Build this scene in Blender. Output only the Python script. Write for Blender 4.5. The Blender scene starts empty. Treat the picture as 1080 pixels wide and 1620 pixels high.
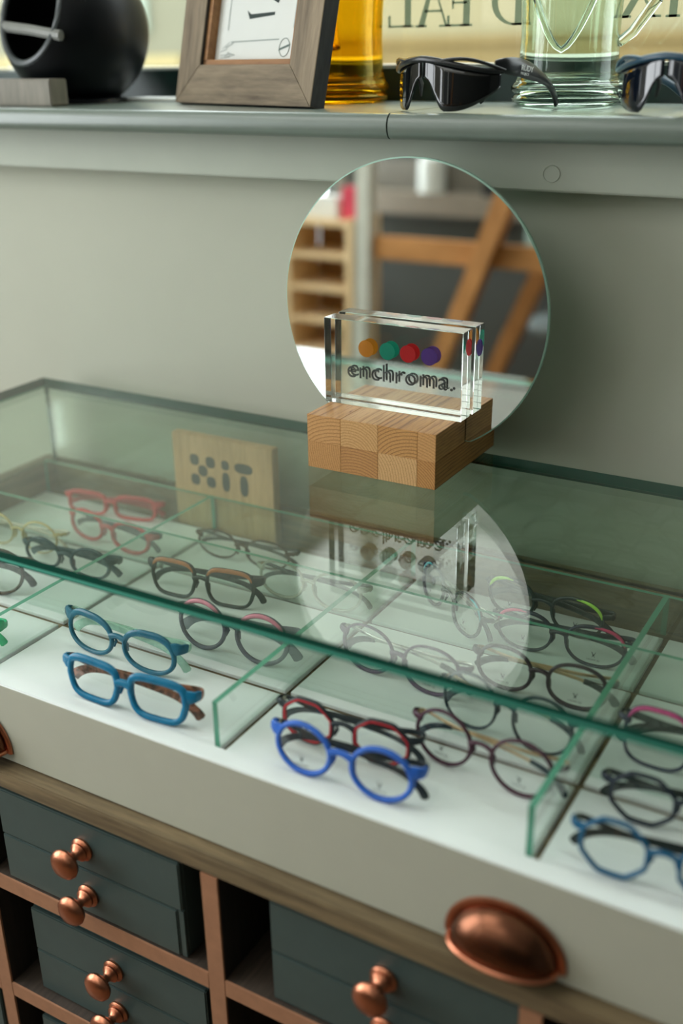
import bpy, bmesh, math, random
from mathutils import Matrix, Vector
random.seed(7)
PI = math.pi
SC = bpy.context.scene
COL = SC.collection
S = 0.44                       # metres per layout unit
H = 1.39                       # height of the layout origin above the floor
def W(x, y, z): return Vector((S*x, S*y, H + S*z))
U = Matrix.Translation((0, 0, H)) @ Matrix.Scale(S, 4)

# ------------------------------------------------------------------ camera
cam = bpy.data.cameras.new('camera'); co = bpy.data.objects.new('camera', cam); COL.objects.link(co)
yaw, pitch, roll = 0.530658, 0.402327, -0.016049
cy, sy, cp, sp = math.cos(yaw), math.sin(yaw), math.cos(pitch), math.sin(pitch)
fw = Vector((-sy*cp, cy*cp, -sp)); r0 = Vector((cy, sy, 0)); u0 = r0.cross(fw)
rr = math.cos(roll)*r0 + math.sin(roll)*u0; uu = -math.sin(roll)*r0 + math.cos(roll)*u0
co.matrix_world = Matrix(((rr.x, uu.x, -fw.x, 0), (rr.y, uu.y, -fw.y, 0), (rr.z, uu.z, -fw.z, H), (0, 0, 0, 1)))
cam.sensor_fit = 'VERTICAL'; cam.sensor_height = 36; cam.lens = 1702.737/1620*36
cam.clip_start = 0.02
cam.dof.use_dof = True; cam.dof.focus_distance = 2.74*S; cam.dof.aperture_fstop = 1.9
SC.camera = co

# ------------------------------------------------------------------ light and exposure
w = bpy.data.worlds.new('sky'); SC.world = w; w.use_nodes = True
bg = w.node_tree.nodes['Background']; bg.inputs[0].default_value = (0.91, 0.955, 0.975, 1); bg.inputs[1].default_value = 5.6
def area(name, loc, target, sx, sy_, power, color=(1, 1, 1), portal=False):
    l = bpy.data.lights.new(name, 'AREA'); l.shape = 'RECTANGLE'; l.size = sx; l.size_y = sy_; l.energy = power; l.color = color
    o = bpy.data.objects.new(name, l); COL.objects.link(o); o.location = loc
    o.rotation_euler = (Vector(target) - Vector(loc)).to_track_quat('-Z', 'Y').to_euler()
    if portal: l.cycles.is_portal = True
    return o
# room extents in layout units
XL, XR, YR, YW, ZF, ZC = -5.2, 3.6, -4.2, 2.66, -3.159, 2.6
WY0, WY1, WZ0, WZ1 = -4.0, 1.3, -1.7, 1.9      # the opening in the left wall
FILL, FILL2 = 1.1, 1.8       # radiance of the added luminous ceiling panels
area('shopfront_portal', W(XL-.02, (WY0+WY1)/2, (WZ0+WZ1)/2), W(0, (WY0+WY1)/2, (WZ0+WZ1)/2), (WY1-WY0)*S, (WZ1-WZ0)*S, 1, portal=True)
SC.view_settings.view_transform = 'Standard'; SC.view_settings.look = 'None'
SC.view_settings.gamma = 1; SC.view_settings.exposure = 0.35
SC.view_settings.use_curve_mapping = False
cy_ = SC.cycles
cy_.max_bounces = 14; cy_.diffuse_bounces = 5; cy_.glossy_bounces = 8; cy_.transmission_bounces = 12
cy_.transparent_max_bounces = 48; cy_.sample_clamp_indirect = 5.0; cy_.sample_clamp_direct = 0
cy_.caustics_reflective = False; cy_.caustics_refractive = True; cy_.blur_glossy = 0.3
cy_.use_denoising = True

# ------------------------------------------------------------------ materials
def lin(h):
    h = h.lstrip('#'); v = [int(h[i:i+2], 16)/255 for i in (0, 2, 4)]
    return tuple(c/12.92 if c <= .04045 else ((c+.055)/1.055)**2.4 for c in v) + (1,)
MATS = {}
class NT:
    def __init__(s, name):
        s.mat = bpy.data.materials.new(name); s.mat.use_nodes = True; s.t = s.mat.node_tree; s.n = s.t.nodes; s.l = s.t.links
        s.b = s.n['Principled BSDF']; s.out = s.n['Material Output']
    def node(s, typ, **kw):
        n = s.n.new(typ)
        for k, v in kw.items():
            if k.startswith('i_'): n.inputs[int(k[2:]) if k[2:].isdigit() else k[2:].replace('_', ' ')].default_value = v
            else: setattr(n, k, v)
        return n
    def link(s, a, b): s.l.new(a, b)
    def mix(s, fac, a, b):
        m = s.node('ShaderNodeMix', data_type='RGBA')
        for sock, v in ((m.inputs[0], fac), (m.inputs[6], a), (m.inputs[7], b)):
            if hasattr(v, 'links'): s.link(v, sock)
            else: sock.default_value = v
        return m.outputs[2]
    def coords(s, scale=(1, 1, 1), loc=(0, 0, 0), rot=(0, 0, 0), gen='Object'):
        tc = s.node('ShaderNodeTexCoord'); mp = s.node('ShaderNodeMapping')
        mp.inputs['Scale'].default_value = scale; mp.inputs['Location'].default_value = loc; mp.inputs['Rotation'].default_value = rot
        s.link(tc.outputs[gen], mp.inputs[0]); return mp.outputs[0]
    def noise(s, vec, scale, detail=4, rough=.55, dist=0):
        n = s.node('ShaderNodeTexNoise'); n.inputs['Scale'].default_value = scale; n.inputs['Detail'].default_value = detail
        n.inputs['Roughness'].default_value = rough; n.inputs['Distortion'].default_value = dist; s.link(vec, n.inputs['Vector']); return n.outputs[0]
    def ramp(s, fac, stops):
        r = s.node('ShaderNodeValToRGB'); e = r.color_ramp.elements
        while len(e) < len(stops): e.new(.5)
        for el, (p, c) in zip(e, stops): el.position = p; el.color = c
        s.link(fac, r.inputs[0]); return r.outputs[0]
    def bump(s, h, strength=.2, dist=.002):
        b = s.node('ShaderNodeBump'); b.inputs['Strength'].default_value = strength; b.inputs['Distance'].default_value = dist
        s.link(h, b.inputs['Height']); s.link(b.outputs[0], s.b.inputs['Normal'])
def sc(c, k): return (c[0]*k, c[1]*k, c[2]*k, 1)
def plain(name, col, rough=.5, metal=0, spec=.5, trans=0, coat=0, var=.06, nscale=30, bump=0, bscale=200):
    if name in MATS: return MATS[name]
    c = lin(col) if isinstance(col, str) else col
    t = NT(name); b = t.b; b.inputs['Roughness'].default_value = rough; b.inputs['Metallic'].default_value = metal
    b.inputs['Specular IOR Level'].default_value = spec; b.inputs['Transmission Weight'].default_value = trans; b.inputs['Coat Weight'].default_value = coat; b.inputs['Coat Roughness'].default_value = .35
    v = t.coords()
    f = t.noise(v, nscale, 3)
    t.link(t.ramp(f, [(.3, sc(c, 1-var)), (.7, sc(c, 1+var))]), b.inputs['Base Color'])
    if bump: t.bump(t.noise(v, bscale, 3), bump, .001)
    MATS[name] = t.mat; return t.mat
def wood(name, c1, c2, axis='X', rough=.55, fine=1.0, streak=14, bump=.15, sat=None):
    if name in MATS: return MATS[name]
    t = NT(name); k = {'X': (1, streak, streak), 'Y': (streak, 1, streak), 'Z': (streak, streak, 1)}[axis]
    v = t.coords(tuple(a*fine for a in k))
    f1 = t.noise(v, 2.2, 6, .62, .6); f2 = t.noise(v, 11, 4, .6)
    m = t.node('ShaderNodeMath', operation='MULTIPLY_ADD'); t.link(f2, m.inputs[0]); m.inputs[1].default_value = .45; 
    m2 = t.node('ShaderNodeMath', operation='MULTIPLY'); t.link(f1, m2.inputs[0]); m2.inputs[1].default_value = .6; t.link(m2.outputs[0], m.inputs[2])
    t.link(t.ramp(m.outputs[0], [(.33, lin(c1)), (.68, lin(c2))]), t.b.inputs['Base Color'])
    t.b.inputs['Roughness'].default_value = rough; t.bump(m.outputs[0], bump, .001)
    MATS[name] = t.mat; return t.mat
def endgrain(i, c1, c2):
    name = 'oak_stave_%d' % i
    t = NT(name); rnd = random.Random(i*13+5)
    ang = rnd.uniform(0, 2*PI); rad = rnd.uniform(.018, .06)
    v = t.coords((1, .35, 1), (math.cos(ang)*rad, 0, math.sin(ang)*rad))
    wv = t.node('ShaderNodeTexWave', wave_type='RINGS', rings_direction='Y', wave_profile='SAW')
    wv.inputs['Scale'].default_value = rnd.uniform(75, 120); wv.inputs['Distortion'].default_value = 2.2; wv.inputs['Detail'].default_value = 3
    wv.inputs['Detail Scale'].default_value = .5
    t.link(v, wv.inputs[0])
    v2 = t.coords((260, 12, 260)); pores = t.noise(v2, 3, 2, .6)
    a = t.ramp(wv.outputs[1], [(.05, lin(c2)), (.6, lin(c2)), (.95, lin(c1))])
    p = t.ramp(pores, [(.34, (.72, .66, .6, 1)), (.5, (1, 1, 1, 1))])
    mm = t.node('ShaderNodeMix', data_type='RGBA', blend_type='MULTIPLY'); mm.inputs[0].default_value = 1
    t.link(a, mm.inputs[6]); t.link(p, mm.inputs[7]); t.link(mm.outputs[2], t.b.inputs['Base Color'])
    t.b.inputs['Roughness'].default_value = .5; t.bump(pores, .1, .0006)
    return t.mat
def sheet_glass(name, tint, rough=0.0, f0=.045, gloss=(1, 1, 1, 1)):
    """thin architectural glass: tinted straight transmission plus a Schlick mirror term, the same for every ray"""
    if name in MATS: return MATS[name]
    t = NT(name); g = t.node('ShaderNodeNewGeometry'); d = t.node('ShaderNodeVectorMath', operation='DOT_PRODUCT')
    t.link(g.outputs['Incoming'], d.inputs[0]); t.link(g.outputs['Normal'], d.inputs[1])
    def m(op, a, b=None):
        n = t.node('ShaderNodeMath', operation=op)
        for i, v in enumerate((a, b)):
            if v is None: continue
            if hasattr(v, 'links'): t.link(v, n.inputs[i])
            else: n.inputs[i].default_value = v
        return n.outputs[0]
    s1 = m('SUBTRACT', 1.0, m('ABSOLUTE', d.outputs['Value'])); fr = m('ADD', m('MULTIPLY', m('POWER', s1, 5.0), 1-f0), f0)
    tr = t.node('ShaderNodeBsdfTransparent'); tr.inputs[0].default_value = tint
    gl = t.node('ShaderNodeBsdfGlossy'); gl.inputs[0].default_value = gloss; gl.inputs['Roughness'].default_value = rough
    mx = t.node('ShaderNodeMixShader'); t.link(fr, mx.inputs[0]); t.link(tr.outputs[0], mx.inputs[1]); t.link(gl.outputs[0], mx.inputs[2])
    t.link(mx.outputs[0], t.out.inputs[0]); t.n.remove(t.b)
    MATS[name] = t.mat; return t.mat
def real_glass(name, col, ior=1.49, rough=0.0, absorb=None):
    if name in MATS: return MATS[name]
    t = NT(name); t.n.remove(t.b); g = t.node('ShaderNodeBsdfGlass'); g.inputs['Color'].default_value = col; g.inputs['Roughness'].default_value = rough; g.inputs['IOR'].default_value = ior
    t.link(g.outputs[0], t.out.inputs[0])
    if absorb:
        va = t.node('ShaderNodeVolumeAbsorption'); va.inputs['Color'].default_value = absorb[0]; va.inputs['Density'].default_value = absorb[1]
        t.link(va.outputs[0], t.out.inputs['Volume'])
    MATS[name] = t.mat; return t.mat
def acetate(col, translucent=.0, rough=.22, name=None, mottle=None):
    name = name or 'acetate_' + col.strip('#')
    if name in MATS: return MATS[name]
    t = NT(name); c = lin(col); b = t.b
    v = t.coords(); f = t.noise(v, 60, 4, .6, 1.5)
    if mottle: t.link(t.ramp(f, [(.38, lin(mottle)), (.62, c)]), b.inputs['Base Color'])
    else: t.link(t.ramp(f, [(.3, sc(c, .85)), (.7, sc(c, 1.15))]), b.inputs['Base Color'])
    b.inputs['Roughness'].default_value = rough; b.inputs['Specular IOR Level'].default_value = .35
    if translucent:
        tr = t.node('ShaderNodeBsdfTransparent'); t.link(t.ramp(f, [(.3, sc(c, 1.0)), (.7, tuple(min(1, x*1.5+.1) for x in c[:3])+(1,))]), tr.inputs[0])
        mx = t.node('ShaderNodeMixShader'); mx.inputs[0].default_value = translucent
        t.link(b.outputs[0], mx.inputs[1]); t.link(tr.outputs[0], mx.inputs[2]); t.link(mx.outputs[0], t.out.inputs[0])
    MATS[name] = t.mat; return t.mat
def metal(name, col, rough=.3, var=.12, nscale=40):
    return plain(name, col, rough, 1.0, var=var, nscale=nscale)

def vinyl(name, col):      # translucent printed vinyl
    t = NT(name); t.b.inputs['Base Color'].default_value = lin(col); t.b.inputs['Roughness'].default_value = .5
    tl = t.node('ShaderNodeBsdfTranslucent'); tl.inputs[0].default_value = lin(col)
    mx = t.node('ShaderNodeMixShader'); mx.inputs[0].default_value = .45
    t.link(t.b.outputs[0], mx.inputs[1]); t.link(tl.outputs[0], mx.inputs[2]); t.link(mx.outputs[0], t.out.inputs[0]); return t.mat
M_wall = plain('wall_paint', '#b6b8a8', .85, var=.02, nscale=6, bump=.05, bscale=160)
M_trim = plain('trim_paint', '#b0b6a7', .6, var=.04, nscale=9, bump=.12, bscale=90)
M_sill = plain('sill_paint', '#6f7b72', .3, coat=.5, var=.05, nscale=12, bump=.1, bscale=120)
M_white = plain('white_laminate', '#eef2f0', .35, var=.01)
M_front = plain('drawer_front_paint', '#bbbcab', .5, var=.015)
M_grey = wood('grey_oak', '#4a3d2c', '#8a7859', 'X', .55, 1.6, 13)
M_greyY = wood('grey_oak_cross', '#4a3d2c', '#8a7859', 'Y', .55, 1.6, 13)
M_carc = wood('dark_oak', '#241d17', '#4a3e33', 'Y', .6, 2.0, 12)
M_carcZ = wood('dark_oak_upright', '#1d1814', '#3c332a', 'Z', .6, 2.0, 12)
M_copperstrip = plain('copper_strip', '#b58566', .5, .35, var=.08, nscale=60)
M_copper = metal('copper', '#c27f62', .3)
M_cup = metal('antique_copper', '#7a503c', .26, .3, 25)
M_dgreen = plain('dark_green_paint', '#42524f', .42, var=.05, nscale=40, bump=.05, bscale=300)
M_black = plain('black_void', '#0c0d0d', .7)
M_glass = sheet_glass('case_glass', (.925, .97, .935, 1))
M_glass2 = sheet_glass('divider_glass', (.95, .985, .965, 1), f0=.04)
M_edge = plain('glass_edge', '#05463a', .12, spec=.35, var=.1, nscale=4)
M_edge2 = plain('divider_edge', '#5a9c82', .2, spec=.6, var=.1, nscale=6)
M_lens = sheet_glass('clear_lens', (.97, .985, .975, 1), f0=.05)
M_print = plain('grey_print', '#3c4442', .6)
M_silver = metal('silver_metal', '#c9c8c0', .25)
M_gold = metal('gold_metal', '#cdb28a', .28)
M_floor = wood('floor_boards', '#5a4a3a', '#8a745c', 'Y', .5, .8, 10)
M_ceiling = plain('ceiling_paint', '#ecece8', .9, var=.01)
M_darkwall = plain('dark_wall_paint', '#5c605d', .85, var=.03, nscale=5)

# ------------------------------------------------------------------ mesh helpers
class MB:
    def __init__(s, M=None): s.v = []; s.f = []; s.mi = []; s.M = M if M is not None else U
    def add(s, vs, fs, mi=0):
        n = len(s.v); s.v += [s.M @ Vector(p) for p in vs]
        for i, f in enumerate(fs): s.f.append([n+k for k in f]); s.mi.append(mi if isinstance(mi, int) else mi[i])
        return s
    def box(s, x0, x1, y0, y1, z0, z1, mi=0):       # mi order: bottom, top, front(-y), right, back, left
        vs = [(x0,y0,z0),(x1,y0,z0),(x1,y1,z0),(x0,y1,z0),(x0,y0,z1),(x1,y0,z1),(x1,y1,z1),(x0,y1,z1)]
        return s.add(vs, [(0,3,2,1),(4,5,6,7),(0,1,5,4),(1,2,6,5),(2,3,7,6),(3,0,4,7)], mi)
    def loft(s, rings, closed=False, caps=True, mi=0):
        n = len(rings[0]); vs = [p for r in rings for p in r]; fs = []
        m = len(rings)
        for i in range(m if closed else m-1):
            a, b = i*n, ((i+1) % m)*n
            for j in range(n): k = (j+1) % n; fs.append((a+j, a+k, b+k, b+j))
        if caps and not closed: fs.append(tuple(reversed(range(n)))); fs.append(tuple((m-1)*n+j for j in range(n)))
        return s.add(vs, fs, mi)
    def tube(s, path, rad, n=8, closed=False, up=(0, 0, 1), sq=2.0, mi=0):
        P = [Vector(p) for p in path]; m = len(P); rings = []
        for i in range(m):
            a = P[(i-1) % m] if (closed or i) else P[i]; b = P[(i+1) % m] if (closed or i < m-1) else P[i]
            t = (b-a).normalized(); upv = Vector(up); sd = t.cross(upv)
            if sd.length < 1e-4: sd = t.cross(Vector((0, 1, 0.01)))
            sd.normalize(); u2 = sd.cross(t).normalized()
            r = rad[i] if isinstance(rad, (list, tuple)) and isinstance(rad[0], (list, tuple, float, int)) and len(rad) == m and not (m == 2 and isinstance(rad[0], (int, float)) and False) else rad
            ra, rb = r if isinstance(r, (list, tuple)) else (r, r)
            ring = []
            for j in range(n):
                c, q = math.cos(2*PI*j/n+PI/n), math.sin(2*PI*j/n+PI/n)
                c = math.copysign(abs(c)**(2/sq), c); q = math.copysign(abs(q)**(2/sq), q)
                ring.append(P[i] + sd*c*ra + u2*q*rb)
            rings.append(ring)
        return s.loft(rings, closed, True, mi)
    def lathe(s, prof, n=28, T=None, mi=0):
        T = T or Matrix(); rings = []
        for r, z in prof: rings.append([T @ Vector((r*math.cos(2*PI*j/n), r*math.sin(2*PI*j/n), z)) for j in range(n)])
        return s.loft(rings, False, False, mi)
    def disc(s, c, r, ax='y', n=20, mi=0):
        vs = []
        for j in range(n):
            a, b = r*math.cos(2*PI*j/n), r*math.sin(2*PI*j/n)
            vs.append({'y': (c[0]+a, c[1], c[2]+b), 'z': (c[0]+a, c[1]+b, c[2])}[ax])
        return s.add(vs, [tuple(range(n))], mi)
    def build(s, name, mats, parent=None, bevel=0, smooth=35, local=False, segs=2):
        off = Vector()
        if parent is not None and not local:
            p = parent
            while p: off += p.location; p = p.parent
        me = bpy.data.meshes.new(name); me.from_pydata([tuple(v-off) for v in s.v], [], s.f)
        mats = mats if isinstance(mats, (list, tuple)) else [mats]
        for m in mats: me.materials.append(m)
        me.polygons.foreach_set('material_index', s.mi)
        bm = bmesh.new(); bm.from_mesh(me)
        bmesh.ops.recalc_face_normals(bm, faces=bm.faces)
        if bevel: bmesh.ops.bevel(bm, geom=[e for e in bm.edges], offset=bevel*S, segments=segs, affect='EDGES', clamp_overlap=True)
        bm.to_mesh(me); bm.free()
        if smooth:
            me.polygons.foreach_set('use_smooth', [True]*len(me.polygons)); me.set_sharp_from_angle(angle=math.radians(smooth))
        o = bpy.data.objects.new(name, me); COL.objects.link(o)
        if parent is not None: o.parent = parent
        return o
def tag(o, label, cat, group=None):
    o['label'] = label; o['category'] = cat
    if group: o['group'] = group
    return o
def thing(name, label, cat, loc, rot=(0, 0, 0), group=None):
    o = bpy.data.objects.new(name, None); COL.objects.link(o); o.location = loc; o.rotation_euler = rot; o.empty_display_size = .02
    return tag(o, label, cat, group)
def struct(o): o['kind'] = 'structure'; return o
def text(body, size, M, mat, name, parent, extrude=.0001, align='LEFT', bold=0, spacing=1.0, shear=0):
    cu = bpy.data.curves.new('t', 'FONT'); cu.body = body; cu.size = size; cu.extrude = extrude; cu.align_x = align; cu.offset = bold; cu.space_character = spacing; cu.shear = shear
    cu.resolution_u = 4
    tmp = bpy.data.objects.new('t', cu); COL.objects.link(tmp)
    dg = bpy.context.evaluated_depsgraph_get(); me = bpy.data.meshes.new_from_object(tmp.evaluated_get(dg))
    COL.objects.unlink(tmp); bpy.data.objects.remove(tmp); bpy.data.curves.remove(cu)
    me.transform(M); me.name = name; me.materials.clear(); me.materials.append(mat)
    o = bpy.data.objects.new(name, me); COL.objects.link(o); o.parent = parent; return o
FRONT = Matrix(((1, 0, 0, 0), (0, 0, -1, 0), (0, 1, 0, 0), (0, 0, 0, 1)))    # text upright, facing -y
def rel(o, p):   # matrix: world layout -> parent's local (parent axis aligned)
    off = Vector(); q = o
    while q: off += q.location; q = q.parent
    return Matrix.Translation(p - off)

# ------------------------------------------------------------------ the room
T = .12
struct(MB().box(XL-T, XR+T, YR-T, YW+.6, ZF-.1, ZF).build('floor', M_floor, smooth=0))
struct(MB().box(XL-T, XR+T, YR-T, YW+.6, ZC, ZC+.1).build('ceiling', M_ceiling, smooth=0))
SX0, SX1, SZ = -3.9, 1.6, -.134                  # window recess in the wall above the sill
ZW = 1.9
b = MB(); b.box(XL, XR, YW, YW+.55, ZF, SZ-.02); b.box(XL, XR, YW, YW+.55, ZW, ZC)
b.box(XL, SX0, YW, YW+.55, SZ-.02, ZW); b.box(SX1, XR, YW, YW+.55, SZ-.02, ZW); struct(b.build('wall_back', M_wall, smooth=0))
b = MB(); b.box(XL-T, XL, YR, WY0, ZF, ZC); b.box(XL-T, XL, WY1, YW+.55, ZF, ZC); b.box(XL-T, XL, WY0, -.12, ZF, WZ0); b.box(XL-T, XL, .11, WY1, ZF, WZ0); b.box(XL-T, XL, -.12, .11, ZF, -2.50); b.box(XL-T, XL, -.12, .11, -2.14, WZ0); b.box(XL-T, XL, WY0, WY1, WZ1, ZC); b.box(XL-T, XL, -3.25, -1.7, WZ0, WZ1)  # added low slot glints in the glass corner; added pier narrows the window light
struct(b.build('wall_left', plain('side_wall_paint', '#d8d6cc', .85, var=.02), smooth=0))
struct(MB().box(XL, XR, YR-T, YR, ZF, .25).build('wall_rear', M_darkwall, smooth=0)); struct(MB().box(XL, XR, YR-T, YR, .25, ZC).build('wall_rear_upper', M_ceiling, smooth=0))
struct(MB().box(XR, XR+T, YR, YW+.55, ZF, ZC).build('wall_right', M_darkwall, smooth=0))
struct(MB().box(XL-T, XR+T, YR-T, YW+.55, ZC+.1, 14).build('upper_shade_mass', M_darkwall, smooth=0))  # unseen mass above the room, added to shade the street facade
# shopfront window in the left wall: frame bars only where the opening is
wf = struct(MB().box(XL-.1, XL-.02, WY0, WY1, WZ0, WZ0+.08).build('window_2', plain('window_frame_paint', '#2f3b3a', .4), smooth=0))
for k in range(5):
    y = WY0 + (WY1-WY0)*k/4
    MB().box(XL-.1, XL-.02, y-.03, y+.03, WZ0, WZ1).build('mullion', MATS['window_frame_paint'], wf, smooth=0)

# sill board (two lengths with a joint), apron, window
def sill_piece(x0, x1, name, parent=None):
    prof = []
    yf, yb, zt, zb = 2.462, 3.14, SZ, -.196; rad = (zt-zb)/2
    n = 10
    for k in range(n+1):
        a = PI/2 + PI*k/n
        prof.append((yf+rad*.75 + math.cos(a)*rad*.75, (zt+zb)/2 + math.sin(a)*rad))
    prof += [(yb, zb), (yb, zt)]
    return MB().loft([[(x0, y, z) for y, z in prof], [(x1, y, z) for y, z in prof]]).build(name, M_sill, parent, smooth=40)
JX = -1.30
sill = struct(sill_piece(SX0-.1, JX-.002, 'trim_1')); sill_piece(JX+.002, SX1+.1, 'sill_board', sill)
ap = struct(MB().box(SX0-.1, SX1+.1, 2.58, YW+.01, -.314, -.19).build('trim_2', M_trim, bevel=.004))
kn = MB()
kn.tube([(-.9154+.021*math.cos(a*PI/9), 2.5795, -.272+.019*math.sin(a*PI/9)) for a in range(18)], .0016, 5, closed=True, up=(0, 1, 0))
kn.disc((-.9154, 2.5794, -.272), .02)
kn.build('dowel_plug', M_trim, ap)
M_wframe = plain('green_window_frame', '#1f3a37', .35, var=.05)
win = MB(); win.box(SX0, SX1, 3.13, 3.21, SZ-.01, -.042)
win.box(SX0, SX0+.08, 3.13, 3.21, -.042, ZW); win.box(SX1-.08, SX1, 3.13, 3.21, -.042, ZW); win.box(SX0, SX1, 3.13, 3.21, ZW-.08, ZW)
window = struct(win.build('window_1', M_wframe, bevel=.004))
MB().box(SX0+.08, SX1-.08, 3.16, 3.168, -.042, ZW-.08).build('pane', sheet_glass('window_glass', (.95, .97, .96, 1), f0=.03), window, smooth=0)
MB().box(SX0, SX1, 3.215, 3.5, -.2, -.034).build('outer_ledge', plain('white_ledge', '#b9b5aa', .6), window, smooth=0)
# window lettering, read from the street: each letter built of strokes with serifs, mirrored to face outside
M_letter = vinyl('window_lettering', '#7d8a72')
def letter(ch, x, z, h, parent):
    b = MB(); st = h*.17; th = h*.07; sf = h*.05; y = 3.158
    def quad(p): b.add([(x-a, y, z+c) for a, c in p], [tuple(range(len(p)))])
    def bar(a0, a1, c0, c1): quad([(a0, c0), (a1, c0), (a1, c1), (a0, c1)])
    def serif(cx, c): bar(cx-st*.9, cx+st*.9, c, c+sf)
    if ch in 'LEDI':
        bar(st*.5, st*1.5, 0, h); serif(st, 0); serif(st, h-sf)
    if ch == 'L': bar(st, st*4, 0, sf); bar(st*3.7, st*4.1, 0, h*.26)
    if ch == 'E':
        for c in (0, h*.48, h-sf): bar(st, st*(3.2 if c == h*.48 else 3.8), c, c+sf)
        bar(st*3.5, st*3.9, 0, h*.24); bar(st*3.5, st*3.9, h*.78, h); bar(st*2.9, st*3.2, h*.38, h*.62)
    if ch == 'D':
        o = []; i_ = []
        for k in range(15):
            a = -PI/2+PI*k/14; o.append((st*1.5+math.cos(a)*st*3.4, h/2+math.sin(a)*h/2)); i_.append((st*1.5+math.cos(a)*st*2.5, h/2+math.sin(a)*(h/2-sf)))
        for k in range(14): quad([o[k], o[k+1], i_[k+1], i_[k]])
    if ch == 'A':
        quad([(0, 0), (th, 0), (st*2.5, h), (st*2.3, h)]); quad([(st*3.6, 0), (st*4.6, 0), (st*2.6, h), (st*2.1, h)])
        bar(st*.9, st*3.6, h*.32, h*.32+sf); serif(th, 0); serif(st*4.1, 0)
    if ch == 'X':
        quad([(st*3.6, 0), (st*4.6, 0), (st*1.2, h), (st*.2, h)]); quad([(0, 0), (th, 0), (st*4.2, h), (st*4.2-th, h)])
        for cx, c in ((st*.3, 0), (st*4.1, 0), (st*.7, h-sf), (st*4, h-sf)): serif(cx, c)
    return b.build('lettering', M_letter, parent, smooth=0)
for ch, x, z in (('D', -1.225, .068), ('E', -1.385, .069), ('A', -1.465, .069), ('L', -1.575, .070), ('I', -.79, .077), ('X', -.855, .078)):
    letter(ch, x, z, .125, window)

# street seen through that window
ST = tag(MB().box(-40, 25, 3.9, 60, -3.3, -3.2).build('pavement', plain('paving_grey', '#a59d8c', .9, var=.1, nscale=2)), 'grey street pavement outside behind the window', 'pavement'); ST['kind'] = 'structure'
bld = thing('street_building', 'honey stone building across the street seen blurred through the window', 'building', W(-6, 14, -3.2))
M_stone = plain('honey_stone', '#70603a', .9, var=.06, nscale=3); M_stone2 = plain('pale_stone', '#7e775a', .9, var=.05, nscale=3)
MB().box(-9.6, 12, 14, 16, -3.2, .12).build('stone_plinth', M_stone, bld, smooth=0)
MB().box(-9.6, 12, 14.06, 16, .12, 9).build('upper_wall', M_stone2, bld, smooth=0)
MB().box(-9.6, 12, 13.93, 14.1, .10, .2).build('string_course', M_stone, bld, smooth=0)
b2 = thing('neighbour_building', 'pale rendered building across the street left of the honey stone one', 'building', W(-14, 14.5, -3.2))
MB().box(-30, -9.62, 14.2, 16.5, -3.2, 8).build('rendered_wall', plain('pale_render', '#6c6b59', .9, var=.04, nscale=2), b2, smooth=0)
MB().box(-13.2, -11.6, 14.1, 14.25, .35, .95).build('sign_board', plain('pale_green_board', '#8f9d90', .7), b2, smooth=0)
MB().box(-22, -11, 14.12, 14.22, -.15, .02).build('low_band', plain('cream_band', '#94885f', .9), b2, smooth=0)

# ------------------------------------------------------------------ cabinet
CX0, CX1 = -2.70, 1.06
cab = thing('display_cabinet', 'grey oak display cabinet with copper edged pigeonholes under a glass topped drawer', 'cabinet', W((CX0+CX1)/2, 2.05, ZF))
YS = 1.442
MB().box(CX0-.02, CX1+.02, YS, 2.62, -1.642, -1.592).build('counter_board', M_grey, cab, bevel=.004)
posts = [-2.6817, -1.9397, -1.1977, -.4557, .2863, 1.0283]
for x in posts:
    p = MB().box(x-.0225, x+.0225, YS+.006, 2.58, -2.9, -1.643).build('upright', M_carcZ, cab, smooth=0)
    MB().box(x-.0228, x+.0228, YS, YS+.006, -2.9, -1.6435).build('copper_edge', M_copperstrip, p, bevel=.001)
for zt in (-1.938, -2.327, -2.716):
    for i in range(5):
        x0, x1 = posts[i]+.023, posts[i+1]-.023
        p = MB().box(x0, x1, YS+.006, 2.58, zt-.047, zt).build('shelf', M_carc, cab, smooth=0)
        MB().box(x0, x1, YS+.0005, YS+.006, zt-.0475, zt+.0005).build('copper_edge', M_copperstrip, p, bevel=.001)
MB().box(CX0, CX1, 2.58, 2.62, -2.9, -1.643).build('back_panel', M_carcZ, cab, smooth=0)
MB().box(CX0, CX1, YS+.05, 2.60, ZF, -2.9).build('plinth', M_carc, cab, smooth=0)
MB().box(-2.72, -2.648, 1.50, 2.585, -1.591, -1.290).build('side_rail', M_greyY, cab, bevel=.003)
MB().box(.93, 1.05, 1.50, 2.585, -1.591, -1.290).build('side_rail', M_greyY, cab, bevel=.003)
MB().box(-2.647, .929, 2.540, 2.585, -1.591, -1.290).build('back_rail', M_grey, cab, bevel=.003)
# wide glazed drawer
DX0, DX1, DY0, ZB = -2.645, .927, 1.482, -1.385
dr = MB().box(DX0, DX1, DY0+.049, 2.535, -1.43, -1.397).build('display_drawer', M_grey, cab, smooth=0)
fr = MB().box(-2.71, 1.045, DY0, DY0+.048, -1.589, -1.366, mi=[1, 0, 1, 1, 0, 1]).build('drawer_front', [M_white, M_front], dr, bevel=.003)
MB().box(DX0, DX1, DY0+.049, DY0+.062, -1.43, -1.3855).build('front_lip', M_white, dr, smooth=0)
cols = [-2.645, -1.935, -1.23, -.515, .20, .925]
rows = [1.548, 1.80, 2.20, 2.49]
g = .011
for i in range(5):
    for j in range(3):
        x0 = cols[i] + (.0 if i == 0 else .020); x1 = cols[i+1] + (0 if i == 4 else .006)
        y0 = rows[j] + (-.004 if j == 0 else g); y1 = rows[j+1] - .008
        MB().box(x0, x1, y0, y1, -1.3965, ZB).build('base_panel', M_white, dr, bevel=.0015)
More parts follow.
